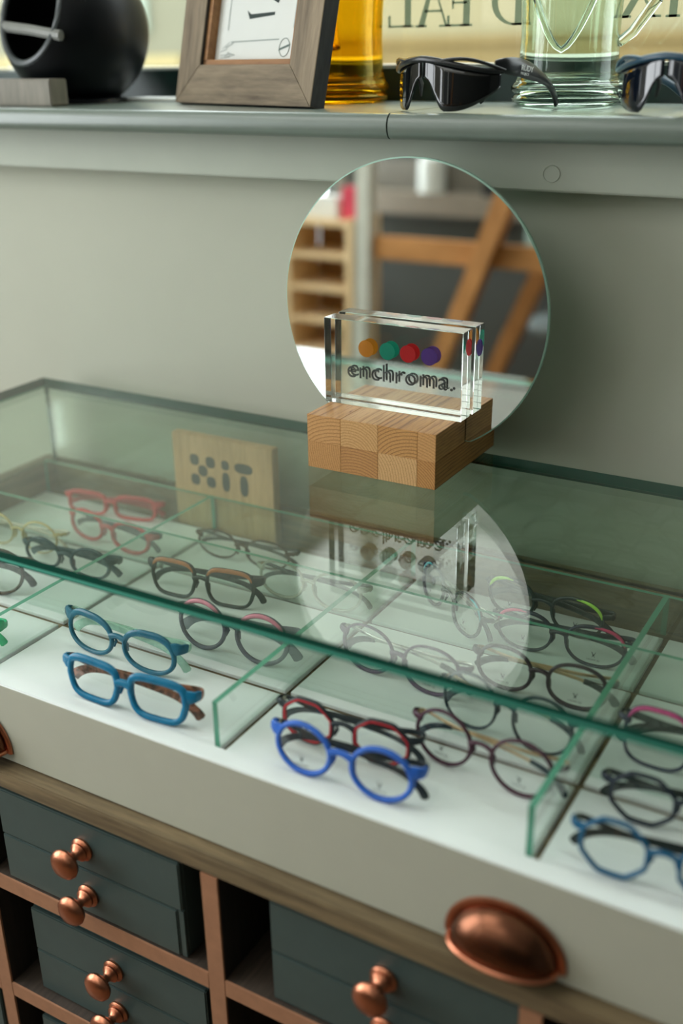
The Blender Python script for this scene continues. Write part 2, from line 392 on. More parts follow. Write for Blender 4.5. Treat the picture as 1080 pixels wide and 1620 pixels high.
# cup pulls on the drawer front
def cup_pull(x, z):
    a, bb, c = .104, .090, .064; b = MB(); n, m = 24, 10; rings = []
    for j in range(m+1):
        ph = PI/2*j/m       # 0: against the drawer, pi/2: bottom lip at the front
        ring = []
        for i in range(n+1):
            th = PI*i/n
            ring.append((x-math.cos(th)*a, DY0 - math.sin(th)**.8*math.sin(ph)*c - .002, z + math.sin(th)*math.cos(ph)*bb))
        rings.append(ring)
    vs = [p for r in rings for p in r]; k = n+1
    b.add(vs, [(j*k+i, j*k+i+1, (j+1)*k+i+1, (j+1)*k+i) for j in range(m) for i in range(n)])
    o = b.build('cup_handle', M_cup, dr, smooth=60)
    sm = o.modifiers.new('s', 'SOLIDIFY'); sm.thickness = .0022; sm.offset = 0
    f = MB(); rim = [(x-math.cos(PI*i/24)*.114, DY0-.004, z+math.sin(PI*i/24)*.1) for i in range(25)]
    f.tube([(x-.114, DY0-.004, z-.008)] + rim + [(x+.114, DY0-.004, z-.008)], (.009, .0055), 8, up=(0, 1, 0))
    f.tube([(x-math.cos(PI*i/24)*.108, DY0-.006-math.sin(PI*i/24)**.8*.064, z-.002) for i in range(25)], (.0055, .0055), 8)
    f.build('handle_rim', M_copper, o)
    return o
cup_pull(-.528, -1.552); cup_pull(-1.930, -1.552)

# loose two-drawer boxes in the pigeonholes
def knob(x, yf, z, parent):
    T_ = Matrix.Translation((x, yf, z)) @ Matrix.Rotation(PI/2, 4, 'X')
    prof = [(0, 0), (.030, 0), (.031, .006), (.027, .010), (.0235, .012), (.0245, .017), (.020, .021), (.0135, .026), (.0115, .031), (.0115, .041), (.014, .045), (.026, .048), (.036, .054), (.0395, .062), (.037, .070), (.028, .077), (.015, .081), (0, .0822)]
    return MB().lathe(prof, 28, T_).build('knob', M_copper, parent, smooth=40)
def drawer_box(x0, yf, zb, label, kx=.49, w=.573, h=.280, knobs=True):
    t = thing('drawer_box', label, 'drawer unit', W(x0+w/2, yf+.4, zb), group='two drawer boxes in the pigeonholes')
    MB().box(x0, x0+w, yf+.012, yf+.95, zb+.001, zb+h).build('carcass', M_dgreen, t, bevel=.0025)
    zm = zb+h/2
    for (z0, z1, xr) in ((zm+.0015, zb+h, w-.0015), (zb+.002, zm-.0015, w-.018)):
        d = MB().box(x0+.0015, x0+xr, yf, yf+.013, z0, z1).build('drawer', M_dgreen, t, bevel=.0035)
        if knobs: knob(x0+w*kx, yf, z0+(z1-z0)*.45, d)
    MB().box(x0+w-.0165, x0+w-.001, yf+.004, yf+.013, zb+.002, zm-.0015).build('stile', M_dgreen, t, bevel=.001)
    return t
drawer_box(-1.8605, 1.450, -1.9375, 'dark green two drawer box in the upper left pigeonhole, both knobs fully in view')
drawer_box(-1.832, 1.4726, -2.3265, 'dark green two drawer box one shelf below the upper left one')
drawer_box(-1.0515, 1.456, -1.9375, 'dark green two drawer box in the upper right pigeonhole below the cup handle')
drawer_box(-1.848, 1.465, -2.7155, 'dark green two drawer box at the bottom edge, only its top showing', h=.285)
drawer_box(-2.560, 1.450, -2.7155, 'dark green two drawer box cut off at the lower left corner', h=.330)

# ------------------------------------------------------------------ glass case
GX0, GX1, GY0, GY1, GZ = -2.675, 1.0, 1.482, 2.562, -1.0
case = thing('glass_case', 'frameless green tinted glass case standing on the cabinet over the drawer', 'glass case', W(-.84, 2.02, -1.29))
E6 = lambda f: [0 if k in f else 1 for k in range(6)]
GT = .028
tp = MB().box(GX0, GX1, GY0, GY1, GZ-GT, GZ, mi=E6((0, 1))).build('top_pane', [M_glass, M_edge], case, smooth=0)
MB().loft([[(x, GY0-.0004, GZ-GT*.62), (x, GY0-.0004, GZ-GT*.85), (x, GY0+.004, GZ-GT-.0005), (x, GY0+.006, GZ-GT-.0005)] for x in (GX0+.002, GX1-.002)]).build('bright_edge_strip', plain('bright_edge_teal', '#4fae98', .3, var=.06), tp, smooth=0)  # lighter teal strip paints in the bright refracted lower edge of the pane
MB().box(GX0+.02, GX1-.02, GY1-.018, GY1, -1.29, GZ-.0282, mi=E6((2, 4))).build('back_pane', [M_glass, M_edge], case, smooth=0)
MB().box(GX0, GX0+.018, GY0+.02, GY1, -1.29, GZ-.0282, mi=E6((3, 5))).build('side_pane', [M_glass, M_edge2], case, smooth=0)
MB().box(GX1-.018, GX1, GY0+.02, GY1, -1.29, GZ-.0282, mi=E6((3, 5))).build('side_pane', [M_glass, M_edge2], case, smooth=0)
# glass dividers in the drawer
ZT = -1.270
names = ['leftmost', 'second from left', 'third from left, below the mirror reflection', 'rightmost']
wh = ['left of the teal glasses', 'right of the grey and pink glasses', 'right of the plum round glasses', 'beyond the right frame edge']
for i, x in enumerate(cols[1:4]):
    o = MB().box(x-.007, x+.007, rows[0], rows[3]+.007, ZB+.0003, ZT, mi=E6((0, 3, 5))).build('glass_divider', [M_glass2, M_edge2], smooth=0)
    tag(o, 'upright glass divider running front to back, %s' % wh[i], 'divider', 'glass dividers in the drawer')
for j, y in enumerate(rows[1:]):
    y += .045 if j == 0 else 0
    o = MB().box(DX0+.004, DX1-.004, y-.006, y+.006, ZB+.0003, ZT-.0004+(0 if j else .008), mi=E6((0, 2, 4))).build('glass_divider', [M_glass2, M_edge2], smooth=0)
    tag(o, ['long glass divider along the drawer beneath the front edge of the glass top', 'long glass divider along the middle of the drawer, behind the brown square glasses', 'long glass divider at the back of the drawer, before the wooden sign block'][j], 'divider', 'glass dividers in the drawer')

# wooden block with dot lettering
xb = thing('sign_block', 'small wooden block with black dot lettering at the back of the case', 'sign', W(-1.85, 2.515, -1.385))
XY = 2.503
def xw(v): return v
bx0, bx1, bz0, bz1 = -2.085, -1.705, -1.396, -1.082
MB().box(bx0, bx1, XY, XY+.035, bz0, bz1).build('block', wood('light_block', '#b08a5c', '#d6ab7c', 'Z', .65, 2.2, 9), xb, bevel=.003)
M_dot = plain('dot_paint', '#2c332e', .7)
def bdot(fx, fz, rx, rz, name='dot'):
    cx, cz = bx0+(bx1-bx0)*fx, bz1-(bz1-bz0)*fz; b = MB(); n = 20
    vs = [(cx+math.copysign(abs(math.cos(2*PI*k/n))**.75, math.cos(2*PI*k/n))*rx, XY-.0008, cz+math.copysign(abs(math.sin(2*PI*k/n))**.75, math.sin(2*PI*k/n))*rz) for k in range(n)]
    b.add(vs, [tuple(range(n))]).build(name, M_dot, xb, smooth=0)
for fx, fz in ((.225, .255), (.385, .255), (.305, .36), (.225, .465), (.385, .465)): bdot(fx, fz, .0175, .0185)
bdot(.535, .255, .0145, .0155); bdot(.535, .43, .0145, .032); bdot(.715, .255, .0335, .0165); bdot(.715, .435, .0150, .034)

# ------------------------------------------------------------------ mirror stand on the glass
YM, MZ0, MX, MR = 2.432, -.602, -1.2204, .372
st = thing('mirror_stand', 'oak butcher block stand holding the round mirror on the glass top', 'stand', W(-1.238, 2.44, -1.0))
BX = [-1.4220, -1.3225, -1.2140, -1.1035, -1.0535]; BZ = [-1.0, -.928, -.8555]; BY0, BY1 = 2.2545, 2.630
oakc = [('#a87440', '#cf9c62'), ('#b5824c', '#d3a56c'), ('#8f6034', '#c99558'), ('#b07c46', '#cd9a60'), ('#a9763f', '#c7935a'), ('#95673b', '#c08b53'), ('#b98a55', '#d8ac76'), ('#94602f', '#c18c50')]
for j in range(2):
    for i in range(4):
        m = endgrain(i+4*(1-j) if False else i+4*j, *oakc[(i+4*(1-j))])
        if j == 0: MB().box(BX[i], BX[i+1], BY0, BY1, BZ[0], BZ[1]).build('stave', m, st, bevel=.0008)
        else:
            MB().box(BX[i], BX[i+1], BY0, YM-.002, BZ[1], BZ[2]).build('stave', m, st, bevel=.0008)
            MB().box(BX[i], BX[i+1], YM+.015, BY1, BZ[1], BZ[2]).build('stave', m, st, bevel=.0008)
mir = thing('round_mirror', 'frameless round mirror standing in the slot of the oak block', 'mirror', W(MX, YM+.006, -.927))
# disc with its lower chord cut flat inside the slot
zc = -.9272; a0 = math.asin((zc-MZ0)/MR); N = 120
pts = [(MX+MR*math.cos(a0+(PI-2*a0)*k/N), MZ0+MR*math.sin(a0+(PI-2*a0)*k/N)) for k in range(N+1)]
b = MB(); k = len(pts)
def insetp(q, d): return (MX+(q[0]-MX)*(1-d/MR), MZ0+(q[1]-MZ0)*(1-d/MR))
ptsi = [insetp(q, .0035) for q in pts]
t_m = NT('mirror_silver'); t_m.n.remove(t_m.b); gl = t_m.node('ShaderNodeBsdfGlossy'); gl.inputs[0].default_value = (.90, .93, .91, 1); gl.inputs['Roughness'].default_value = 0
t_m.link(gl.outputs[0], t_m.out.inputs[0])
MB().add([(x, YM, z) for x, z in ptsi], [tuple(range(k))]).build('mirror_face', t_m.mat, mir, smooth=0)
M_medge = plain('mirror_edge', '#9fc4b4', .08, spec=.9, var=.03)
b.loft([[(x, YM+.0003, z) for x, z in ptsi], [(x, YM+.003, z) for x, z in pts], [(x, YM+.012, z) for x, z in pts]], caps=True)
b.build('mirror_edge', M_medge, mir, smooth=30)
mir.rotation_euler = (-math.radians(.6), 0, 0)
# acrylic sign
sg = thing('acrylic_sign', 'clear acrylic sign block with four coloured dots before the mirror', 'sign', W(-1.235, 2.395, -.855))
AX0, AX1, AY0, AY1, AZ0, AZ1 = -1.434, -1.0395, 2.3690, 2.4240, -.8545, -.628
M_acr = real_glass('acrylic', (.99, 1, .995, 1), 1.49)
MB().box(AX0, AX1, AY0, AY1, AZ0, AZ1).build('acrylic_block', M_acr, sg, bevel=.0012, segs=1, smooth=0)
PY = AY1+.0016
for x, c in ((-1.327, '#f39a1d'), (-1.265, '#0fae8c'), (-1.206, '#ee2226'), (-1.146, '#5f3aa0')):
    MB().disc((x, AY1-.0035, -.7065), .0225, n=32).build('coloured_dot', vinyl('dot_'+c[1:], c), sg, smooth=0)
text('enchroma.', .0655*S*1.0, rel(sg, W(-1.388, PY, -.789)) @ FRONT @ Matrix.Scale(1.0, 4), plain('sign_ink', '#20282a', .6), 'lettering', sg, extrude=.0001, spacing=1.12)

# ------------------------------------------------------------------ eyeglasses
def outline(kind, n, tap, cat, tt):
    c, s_ = math.cos(tt), math.sin(tt)
    if kind == 'poly':
        k = n; a = 2*PI/k; q = ((tt - PI/2 + a/2) % a) - a/2; rr_ = math.cos(a/2)/math.cos(q); rr_ = .35 + .65*rr_ if tap == 'soft' else rr_
        x, z = c*rr_/ (math.cos(PI/2 % a) or 1), s_*rr_; return x, z
    x = math.copysign(abs(c)**(2/n), c); z = math.copysign(abs(s_)**(2/n), s_)
    if z < 0: x *= 1 + tap*z
    z += cat*max(0, x)*max(0, z+.2)
    return x, z
GLI = 0
def eyeglasses(fit, label, kind='super', n=2.2, tap=0, cat=0, rim=.0035, rimtop=None, depth=.0042, col='#222222', trans=0, temple=None, brow=None, browspan=(.1, .9), inner=None,
               ep=.006, hz=.68, th=.0042, tipdrop=1, hinge=None, marks=False, lens=True, mottle=None, tcol2=None, browside=None, bridge_z=.60, tmottle=None, ttrans=0, ttext=None, tip_col=None, metal_m=None, epsz=1.0):
    global GLI
    x, y, ya, lean, lw, lh, gap = fit
    w_, h, gp = lw*S, lh*S, gap*S
    base = W(x, y, ZB+.0005)
    root = thing('eyeglasses', label, 'glasses', base, (-lean, 0, ya), 'eyeglasses in the drawer')
    mat = metal_m or acetate(col, trans, name='frame_%d' % GLI, mottle=mottle)
    tm = acetate(temple, ttrans, name='temple_%d' % GLI, mottle=tmottle) if temple else mat
    GLI += 1
    rimtop = rimtop or rim
    I = Matrix(); N = 56; k2 = .75
    def yv(px): return k2*px*px
    b = MB(I); inn = MB(I); lens_pts = []
    for sg_ in (-1, 1):
        cx = sg_*(gp/2+w_/2); rings = []; irings = []; lp = []; out = []
        for q in range(N):
            tt = 2*PI*q/N; ox, oz = outline(kind, n, tap, cat, tt); out.append(Vector((ox*w_/2, oz*h/2)))
        for q in range(N):
            o = out[q]; tan = (out[(q+1) % N]-out[q-1]).normalized(); nrm = Vector((tan.y, -tan.x))
            if nrm.dot(o) < 0: nrm = -nrm
            f = max(0, o.y/(h/2)); rw = rim + (rimtop-rim)*f
            c0 = o - nrm*rw/2; ring = []
            for e in range(8):
                a = 2*PI*e/8+PI/8; ca = math.copysign(abs(math.cos(a))**.7, math.cos(a)); sa = math.copysign(abs(math.sin(a))**.7, math.sin(a))
                p2 = c0 + nrm*ca*rw/2; px = cx + sg_*p2.x if False else cx + p2.x*sg_
                ring.append((px, yv(px)+sa*depth/2, h/2+p2.y))
            rings.append(ring if sg_ > 0 else ring[::-1])
            i0 = o - nrm*(rw-.0004); lp.append((cx+i0.x*sg_, i0.y))
            if inner:
                i1 = o - nrm*(rw*.72); ring = []
                for e in range(6):
                    a = 2*PI*e/6; p2 = i1+nrm*math.cos(a)*rw*.42; px = cx+p2.x*sg_; ring.append((px, yv(px)-depth*.12+math.sin(a)*depth*.52, h/2+p2.y))
                irings.append(ring)
        b.loft(rings, closed=True); lens_pts.append((cx, lp))
        if inner: inn.loft(irings, closed=True)
        # end piece
        ez = h*hz; ox = cx + sg_*w_/2*.93; r1 = max(.0022, rim*.75)*epsz
        x1 = sg_*(gp/2+w_+ep)
        b.tube([(ox-sg_*.004, yv(ox), ez-.001), (ox+sg_*.003, yv(ox)+.0005, ez+.0008), (x1-sg_*.001, yv(x1)+.002, ez+.0012), (x1, yv(x1)+.006, ez+.001), (x1-sg_*.0006, yv(x1)+.010, ez)],
               [(depth*.42, r1*1.25), (depth*.45, r1*1.25), (depth*.45, r1), (.0018, r1*.95), (.0016, r1*.8)], 8, sq=3)
    # bridge
    bz = h*bridge_z; hw = gp/2 + w_*.06; pts_ = []; rs = []
    for q in range(9):
        f = -1+2*q/8; pts_.append((f*hw, -.0008, bz + (1-f*f)*gp*.22)); rs.append((depth*.5, max(rim*.55, .0016)*(1.25-.25*(1-abs(f)))))
    b.tube(pts_, rs, 8, sq=2.6)
    for sg_ in (-1, 1):    # nose flanks
        px = sg_*(gp/2-.0005); b.tube([(px, .002, bz-.001), (px+sg_*.0015, .0055, bz-.007), (px+sg_*.004, .0045, bz-.014)], [(.0012, .0015), (.0016, .0025), (.0012, .0012)], 6)
    fo = b.build('front_frame', mat, root, local=True, smooth=50)
    if inner: inn.build('inner_rim', acetate(inner, 0), root, local=True, smooth=50)['label'] = 'coloured inner rims'
    if brow:
        bb = MB(I)
        for sg_ in (-1, 1):
            cx = sg_*(gp/2+w_/2); ring_ = []; rad_ = []
            m_ = 22
            for q in range(m_+1):
                f = q/m_; span = browspan; tt = (span[0]+(span[1]-span[0])*f)*PI
                ox, oz = outline(kind, n, tap, cat, tt); px = cx+sg_*(ox*(w_/2-rimtop*.45)); ring_.append((px, yv(px)-depth*.22, h/2+oz*(h/2-rimtop*.45)))
                e = math.sin(PI*f)**.35 if f not in (0, 1) else .05; rad_.append((depth*.46*max(e, .1), rimtop*.46*max(e, .1)))
            bb.tube(ring_, rad_, 8, up=(0, 1, 0)) if False else bb.tube(ring_, [(b_, a_) for a_, b_ in rad_], 8, up=(0, 1, 0))
        bb.build('brow_trim', acetate(brow, 0), root, local=True, smooth=50)['label'] = 'coloured upper rims'
    if lens:
        for cx, lp in lens_pts:
            l = MB(I); vs = [(px, yv(px)-.0002, h/2+pz) for px, pz in lp]; K = len(vs); mid = []
            for px, pz in lp: qx = cx+(px-cx)*.5; mid.append((qx, yv(qx)-.0010, h/2+pz*.5))
            vs2 = vs + mid + [(cx, yv(cx)-.0013, h/2)]
            fs = [(i, (i+1) % K, K+(i+1) % K, K+i) for i in range(K)] + [(K+i, K+(i+1) % K, 2*K) for i in range(K)]
            lo = l.add(vs2, fs).build('lens', M_lens, root, local=True, smooth=60)
            if marks:
                pm = MB(I); zx, zz = cx, h*.30; yy = yv(cx)-.0024
                for pa, pb, tw in (((-.0022, .004), (-.0004, 0), .0007), ((.0022, .004), (.0004, 0), .0007), ((-.0016, -.0022), (0, .0006), .0006), ((.0016, -.0022), (0, .0006), .0006), ((0, -.001), (0, .0016), .0012)):
                    d_ = Vector((pb[0]-pa[0], pb[1]-pa[1])).normalized(); nn = Vector((-d_.y, d_.x))*tw/2
                    pm.add([(zx+pa[0]+nn.x, yy, zz+pa[1]+nn.y), (zx+pa[0]-nn.x, yy, zz+pa[1]-nn.y), (zx+pb[0]-nn.x, yy, zz+pb[1]-nn.y), (zx+pb[0]+nn.x, yy, zz+pb[1]+nn.y)], [(0, 1, 2, 3)])
                pm.build('lens_mark', M_print, lo, local=True, smooth=0)
                text('LADAM 3D', .0030, Matrix.Translation((zx, yy, zz-.006)) @ FRONT, M_print, 'lens_lettering', lo, .00002, 'CENTER')
    # folded temples
    Wd = gp/2+w_+ep
    for sg_, off, dz in ((-1, .0125, 0), (1, .0195, -.0015)):
        x0 = sg_*(Wd-.0008); ez = h*hz + dz; ylift = yv(Wd)
        path = [(x0, ylift+.0085, ez), (x0-sg_*.006, off+.005, ez), (x0-sg_*Wd*.5, off, ez-h*.03), (x0-sg_*Wd*1.0, off, ez-h*.06), (x0-sg_*Wd*1.45, off+.0005, ez-h*.11), (x0-sg_*Wd*1.74, off+.001, ez-h*.20),
                (x0-sg_*Wd*1.92, off+.0015, (ez-h*.20)*.55+.003), (x0-sg_*Wd*2.0, off+.002, .0046+th*.62)]
        pp = [Vector(p) for p in path]; fine = []
        for i in range(len(pp)-1):
            p0, p1, p2, p3 = pp[max(0, i-1)], pp[i], pp[i+1], pp[min(len(pp)-1, i+2)]
            for q in range(4):
                t_ = q/4; fine.append(.5*((2*p1)+(p2-p0)*t_+(2*p0-5*p1+4*p2-p3)*t_*t_+(3*p1-p0-3*p2+p3)*t_**3))
        fine.append(pp[-1]); R = len(fine)
        rad_ = [(.0015, th*(.55+.0*i/R) if i < R*.62 else th*(.55+.25*min(1, (i-R*.62)/(R*.25)))) for i in range(R)]
        rad_[-1] = (.0010, th*.45)
        rad_ = [(a_, b_*.9) for a_, b_ in rad_]
        if tip_col:
            cut = int(R*.60)
            to = MB(I).tube(fine[:cut+1], [(.0009, th*.30)]*(cut+1), 8, sq=3).build('temple', M_gold if tip_col[1] == 'gold' else M_silver, root, local=True, smooth=50)
            MB(I).tube(fine[cut:], rad_[cut:], 8, sq=3).build('temple_tip', acetate(tip_col[0], 0), to, local=True, smooth=50)
        else:
            to = MB(I).tube(fine, rad_, 8, sq=3).build('temple', tm, root, local=True, smooth=50)
        hg = MB(I).box(x0-sg_*.0035-.0012, x0-sg_*.0035+.0012, ylift+.0045, ylift+.0105, ez-.0022, ez+.0022)
        hg.build('hinge', M_silver if hinge != 'gold' else M_gold, root, local=True, bevel=0, smooth=0)
        if ttext and sg_ == 1:
            text(ttext, .0042, Matrix.Translation((x0-.034, off-.0019, ez-.0045)) @ FRONT, plain('temple_print', '#e6e8e4', .5), 'temple_lettering', to, .00002)
    return root

F = {
'teal_round':[-1.6553, 1.7155, -0.0446, 0.0948, 0.1636, 0.1124, 0.0299],
'teal_square':[-1.4965, 1.5541, 0.0321, 0.0777, 0.1625, 0.1151, 0.0223],
'grey_pink':[-1.4269, 1.8733, 0.0323, 0.1011, 0.1506, 0.1365, 0.0252],
'brown_square':[-1.67, 2.0745, 0.1068, 0.0976, 0.15, 0.1125, 0.0283],
'thin_brown':[-1.7142, 2.3309, 0.0102, 0.0958, 0.1487, 0.0883, 0.0266],
'red_rect':[-2.2887, 2.4116, 0.1781, 0.0851, 0.1519, 0.0836, 0.0251],
'red_round':[-2.1454, 2.2326, -0.0938, 0.0963, 0.1556, 0.0992, 0.0334],
'teal_dark':[-2.1224, 2.0262, 0.0405, 0.0965, 0.1424, 0.0976, 0.0335],
'gold':[-2.3792, 2.0921, 0.0358, 0.0978, 0.1351, 0.1023, 0.0317],
'tortoise':[-2.2809, 1.8069, 0.3488, 0.0985, 0.1458, 0.1388, 0.042],
'pale':[-1.4049, 2.2033, 0.0176, 0.0971, 0.1499, 0.1084, 0.0237],
'purple':[-1.0087, 1.9649, -0.1089, 0.1123, 0.1569, 0.1211, 0.0227],
'dark_purple':[-0.69, 2.0593, -0.0013, 0.0996, 0.144, 0.1114, 0.0321],
'magenta':[-0.7132, 2.2552, 0.0151, 0.0988, 0.1524, 0.1086, 0.0279],
'lime':[-0.8051, 2.3908, -0.1491, 0.0981, 0.147, 0.1075, 0.0435],
'turq':[-1.042, 2.313, -0.666, 0.12, 0.140, 0.112, 0.050],
'navy_hidden':[-0.7001, 1.8681, -0.1012, 0.1042, 0.1393, 0.1332, 0.035],
'plum':[-0.6896, 1.7155, -0.1191, 0.1053, 0.1435, 0.1257, 0.04],
'octagon':[-0.9783, 1.6545, 0.0268, 0.1014, 0.1413, 0.1111, 0.0367],
'blue':[-0.9263, 1.5539, 0.0006, 0.0996, 0.1444, 0.1222, 0.0384],
'pink':[-0.2949, 1.9275, 0.0402, 0.104, 0.1407, 0.14, 0.042],
'navy_oct':[-0.2708, 1.7392, 0.0726, 0.0977, 0.1379, 0.1157, 0.042],
'blue_front':[-0.2778, 1.5706, 0.0656, 0.1, 0.1368, 0.1244, 0.0402],
'green':[-2.125, 1.578, 0.06, .1, .150, .110, .03],
}
eyeglasses(F['teal_round'], 'teal rounded upswept glasses with pale mint temples', n=2.25, cat=.10, rim=.0050, rimtop=.0080, depth=.005, col='#2f6f86', trans=.15, temple='#b9dcc8', ttrans=.35, th=.008, ep=.007, epsz=1.5, hz=.74)
eyeglasses(F['teal_square'], 'chunky blue square glasses with tortoise temples against the drawer front', n=3.7, tap=.17, rim=.0068, rimtop=.0085, depth=.006, col='#1f7ba3', trans=.12, temple='#a2715a', tmottle='#4f4238', th=.0085, ep=.007, epsz=1.1, hz=.70, bridge_z=.62)
eyeglasses(F['grey_pink'], 'translucent grey round glasses with pink upper rims', n=2.0, rim=.0046, rimtop=.0058, depth=.005, col='#77747f', trans=.25, brow='#e0859b', browspan=(.06, .92), temple='#8b8d92', ttrans=.25, th=.009, ttext='XIT', hz=.66)
eyeglasses(F['brown_square'], 'black square glasses with brown brows, in the cell behind the pink rims', n=3.7, tap=.17, rim=.0042, rimtop=.0062, depth=.005, col='#24302f', brow='#a8683c', browspan=(.04, .96), temple='#2a3534', th=.006, epsz=1.5, hz=.74)
eyeglasses(F['thin_brown'], 'thin brown round glasses in front of the wooden dot sign', n=2.1, rim=.0026, depth=.0032, col='#4a3c28', temple='#33352c', th=.004, hz=.66)
eyeglasses(F['red_rect'], 'clear red rectangular glasses, rearmost in the left back cell', n=3.4, rim=.0048, rimtop=.0060, depth=.005, col='#e25a5c', trans=.30, temple='#c86466', ttrans=.3, th=.006)
eyeglasses(F['red_round'], 'red rounded glasses in front of the clear red rectangular pair', n=2.2, rim=.0050, depth=.005, col='#d9484d', trans=.15, temple='#4c5258', th=.006)
eyeglasses(F['teal_dark'], 'dark teal round glasses before the red pair', n=2.0, rim=.0044, depth=.0045, col='#20424a', temple='#2c4a52', th=.007)
eyeglasses(F['gold'], 'pale gold thin round glasses at the left edge', n=2.0, rim=.0022, rimtop=.0030, depth=.003, col='#cdbb86', temple='#d8d2c0', th=.004, brow='#d9c27e')
eyeglasses(F['tortoise'], 'dark tortoise round glasses cut off by the left edge', n=2.1, rim=.0042, depth=.0045, col='#5a4a3a', mottle='#26221e', temple='#4f4a3c', tmottle='#2a2620', th=.007)
eyeglasses(F['pale'], 'pale translucent glasses beneath the mirror reflection', n=2.3, tap=.08, rim=.0034, depth=.004, col='#c9c9b8', trans=.35, temple='#2e3f3d', th=.0045)
eyeglasses(F['turq'], 'black glasses with turquoise outer rims turned askew behind the others', n=2.4, tap=.10, rim=.0036, depth=.004, col='#2b3438', brow='#35a9b5', browspan=(.02, .5), tip_col=('#2b3438', 'silver'), th=.006, marks=True)
eyeglasses(F['lime'], 'black glasses with lime green outer brows at the back of the cell', n=2.4, tap=.10, rim=.0036, rimtop=.0048, depth=.004, col='#23302f', brow='#9ed24a', browspan=(.03, .55), temple='#26322f', th=.0065, marks=True)
eyeglasses(F['magenta'], 'navy glasses with magenta outer brows in front of the lime pair', n=2.4, tap=.10, rim=.0034, rimtop=.0044, depth=.004, col='#262c3c', brow='#c63a66', browspan=(.03, .55), temple='#25343a', th=.0062, marks=True)
eyeglasses(F['dark_purple'], 'dark aubergine oval glasses in front of the magenta browed pair', n=2.25, rim=.0040, rimtop=.0036, depth=.0042, col='#33262f', tip_col=('#37403c', 'gold'), th=.006, marks=True, hinge='gold')
eyeglasses(F['purple'], 'plum half moon glasses crossing under the front edge of the glass top', n=2.25, tap=.08, rim=.0042, rimtop=.0026, depth=.004, col='#4b3350', tip_col=('#2c3532', 'silver'), th=.006, marks=True, hz=.70)
eyeglasses(F['navy_hidden'], 'thin navy round glasses half hidden by the green glass edge', n=2.2, rim=.0030, depth=.0036, col='#26363f', tip_col=('#26363f', 'gold'), th=.005, hinge='gold')
eyeglasses(F['plum'], 'perfectly round plum glasses with copper coloured temples left of the third divider', n=2.0, rim=.0036, depth=.0040, col='#4b2a39', tip_col=('#22343c', 'gold'), th=.005, marks=True, hinge='gold')
eyeglasses(F['octagon'], 'red rimmed octagonal glasses with a black bridge', kind='poly', n=8, tap='soft', rim=.0042, depth=.0048, col='#2a3236', inner='#c0323a', temple='#2c3538', th=.005, marks=True)
eyeglasses(F['blue'], 'bright blue round glasses nearest the drawer front', n=2.0, rim=.0054, depth=.0048, col='#3367c4', temple='#2b3338', th=.006, marks=True, epsz=1.3)
eyeglasses(F['pink'], 'navy square glasses with pink upper rims at the right edge', n=3.0, rim=.0032, rimtop=.0052, depth=.004, col='#2a3048', brow='#d24a8c', browspan=(.06, .94), temple='#26302f', th=.008)
eyeglasses(F['navy_oct'], 'black angular round glasses behind the petrol blue pair', kind='poly', n=8, tap='soft', rim=.0038, depth=.0045, col='#1e2734', temple='#2b3330', th=.006)
eyeglasses(F['blue_front'], 'petrol blue angular round glasses in the right front corner', kind='poly', n=8, tap='soft', rim=.0042, depth=.0045, col='#155a80', temple='#28302f', th=.006)
eyeglasses(F['green'], 'bright green glasses of which only one hinge shows at the left edge', n=2.6, rim=.0060, depth=.006, col='#10b878', trans=.15, temple='#0fbf7e', th=.008, epsz=1.6)

# ------------------------------------------------------------------ things on the sill
# dark globe vase with a wide slanted mouth and a bar across it
gv = thing('globe_vase', 'matt black globe vase with a wide slanted mouth and a bar across it', 'vase', W(-2.62, 2.84, SZ))
GC = Vector((-2.625, 2.84, .080)); GR = .232
ax = Vector((-.19, -.93, .30)).normalized(); q = ax.to_track_quat('Z', 'Y').to_matrix().to_4x4()
Tg = Matrix.Translation(GC) @ q
om = math.radians(42); prof = []
for k in range(0, 25): a = om + (PI-om)*k/24; prof.append((GR*math.sin(a), GR*math.cos(a)))
inner_p = [(GR*.93*math.sin(om+(PI-om)*k/24), GR*.93*math.cos(om+(PI-om)*k/24)) for k in range(24, -1, -1)]
M_vase = plain('black_ceramic', '#090d10', .42, spec=.2, var=.1)
v_ = MB(); v_.lathe(inner_p[::-1][0:0] + prof, 48, Tg); ob = v_.build('vase_body', M_vase, gv, smooth=60)
MB().lathe(inner_p[::-1], 40, Tg).build('vase_lining', M_black, gv, smooth=60)
MB().tube([Tg @ Vector((GR*.965*math.sin(om)*math.cos(2*PI*j/40), GR*.965*math.sin(om)*math.sin(2*PI*j/40), GR*.965*math.cos(om))) for j in range(40)], .0105, 8, closed=True).build('vase_lip', plain('lip_ceramic', '#4a5052', .35), gv)
gr_ = Vector((.73, .68, 0)); gu_ = ax.cross(gr_).normalized(); gu_ = gu_ if gu_.z > 0 else -gu_; gs_ = gu_.cross(ax).normalized(); gs_ = gs_ if gs_.dot(gr_) > 0 else -gs_
mc = GC + ax*GR*.70 - gu_*GR*.20
pa, pb = mc - gs_*GR*.62 + gu_*GR*.30, mc + gs_*GR*.56 - gu_*GR*.36
MB().tube([W2 for W2 in (pa, (pa+pb)/2+ax*.012, pb)], (.012, .016), 8).build('cross_bar', plain('bar_grey', '#7d7f7a', .4), gv)
MB().lathe([(0, 0), (.150, 0), (.148, .012), (.05, .03), (0, .03)], 36, Matrix.Translation((GC.x, GC.y, SZ+.001))).build('foot', M_vase, gv)
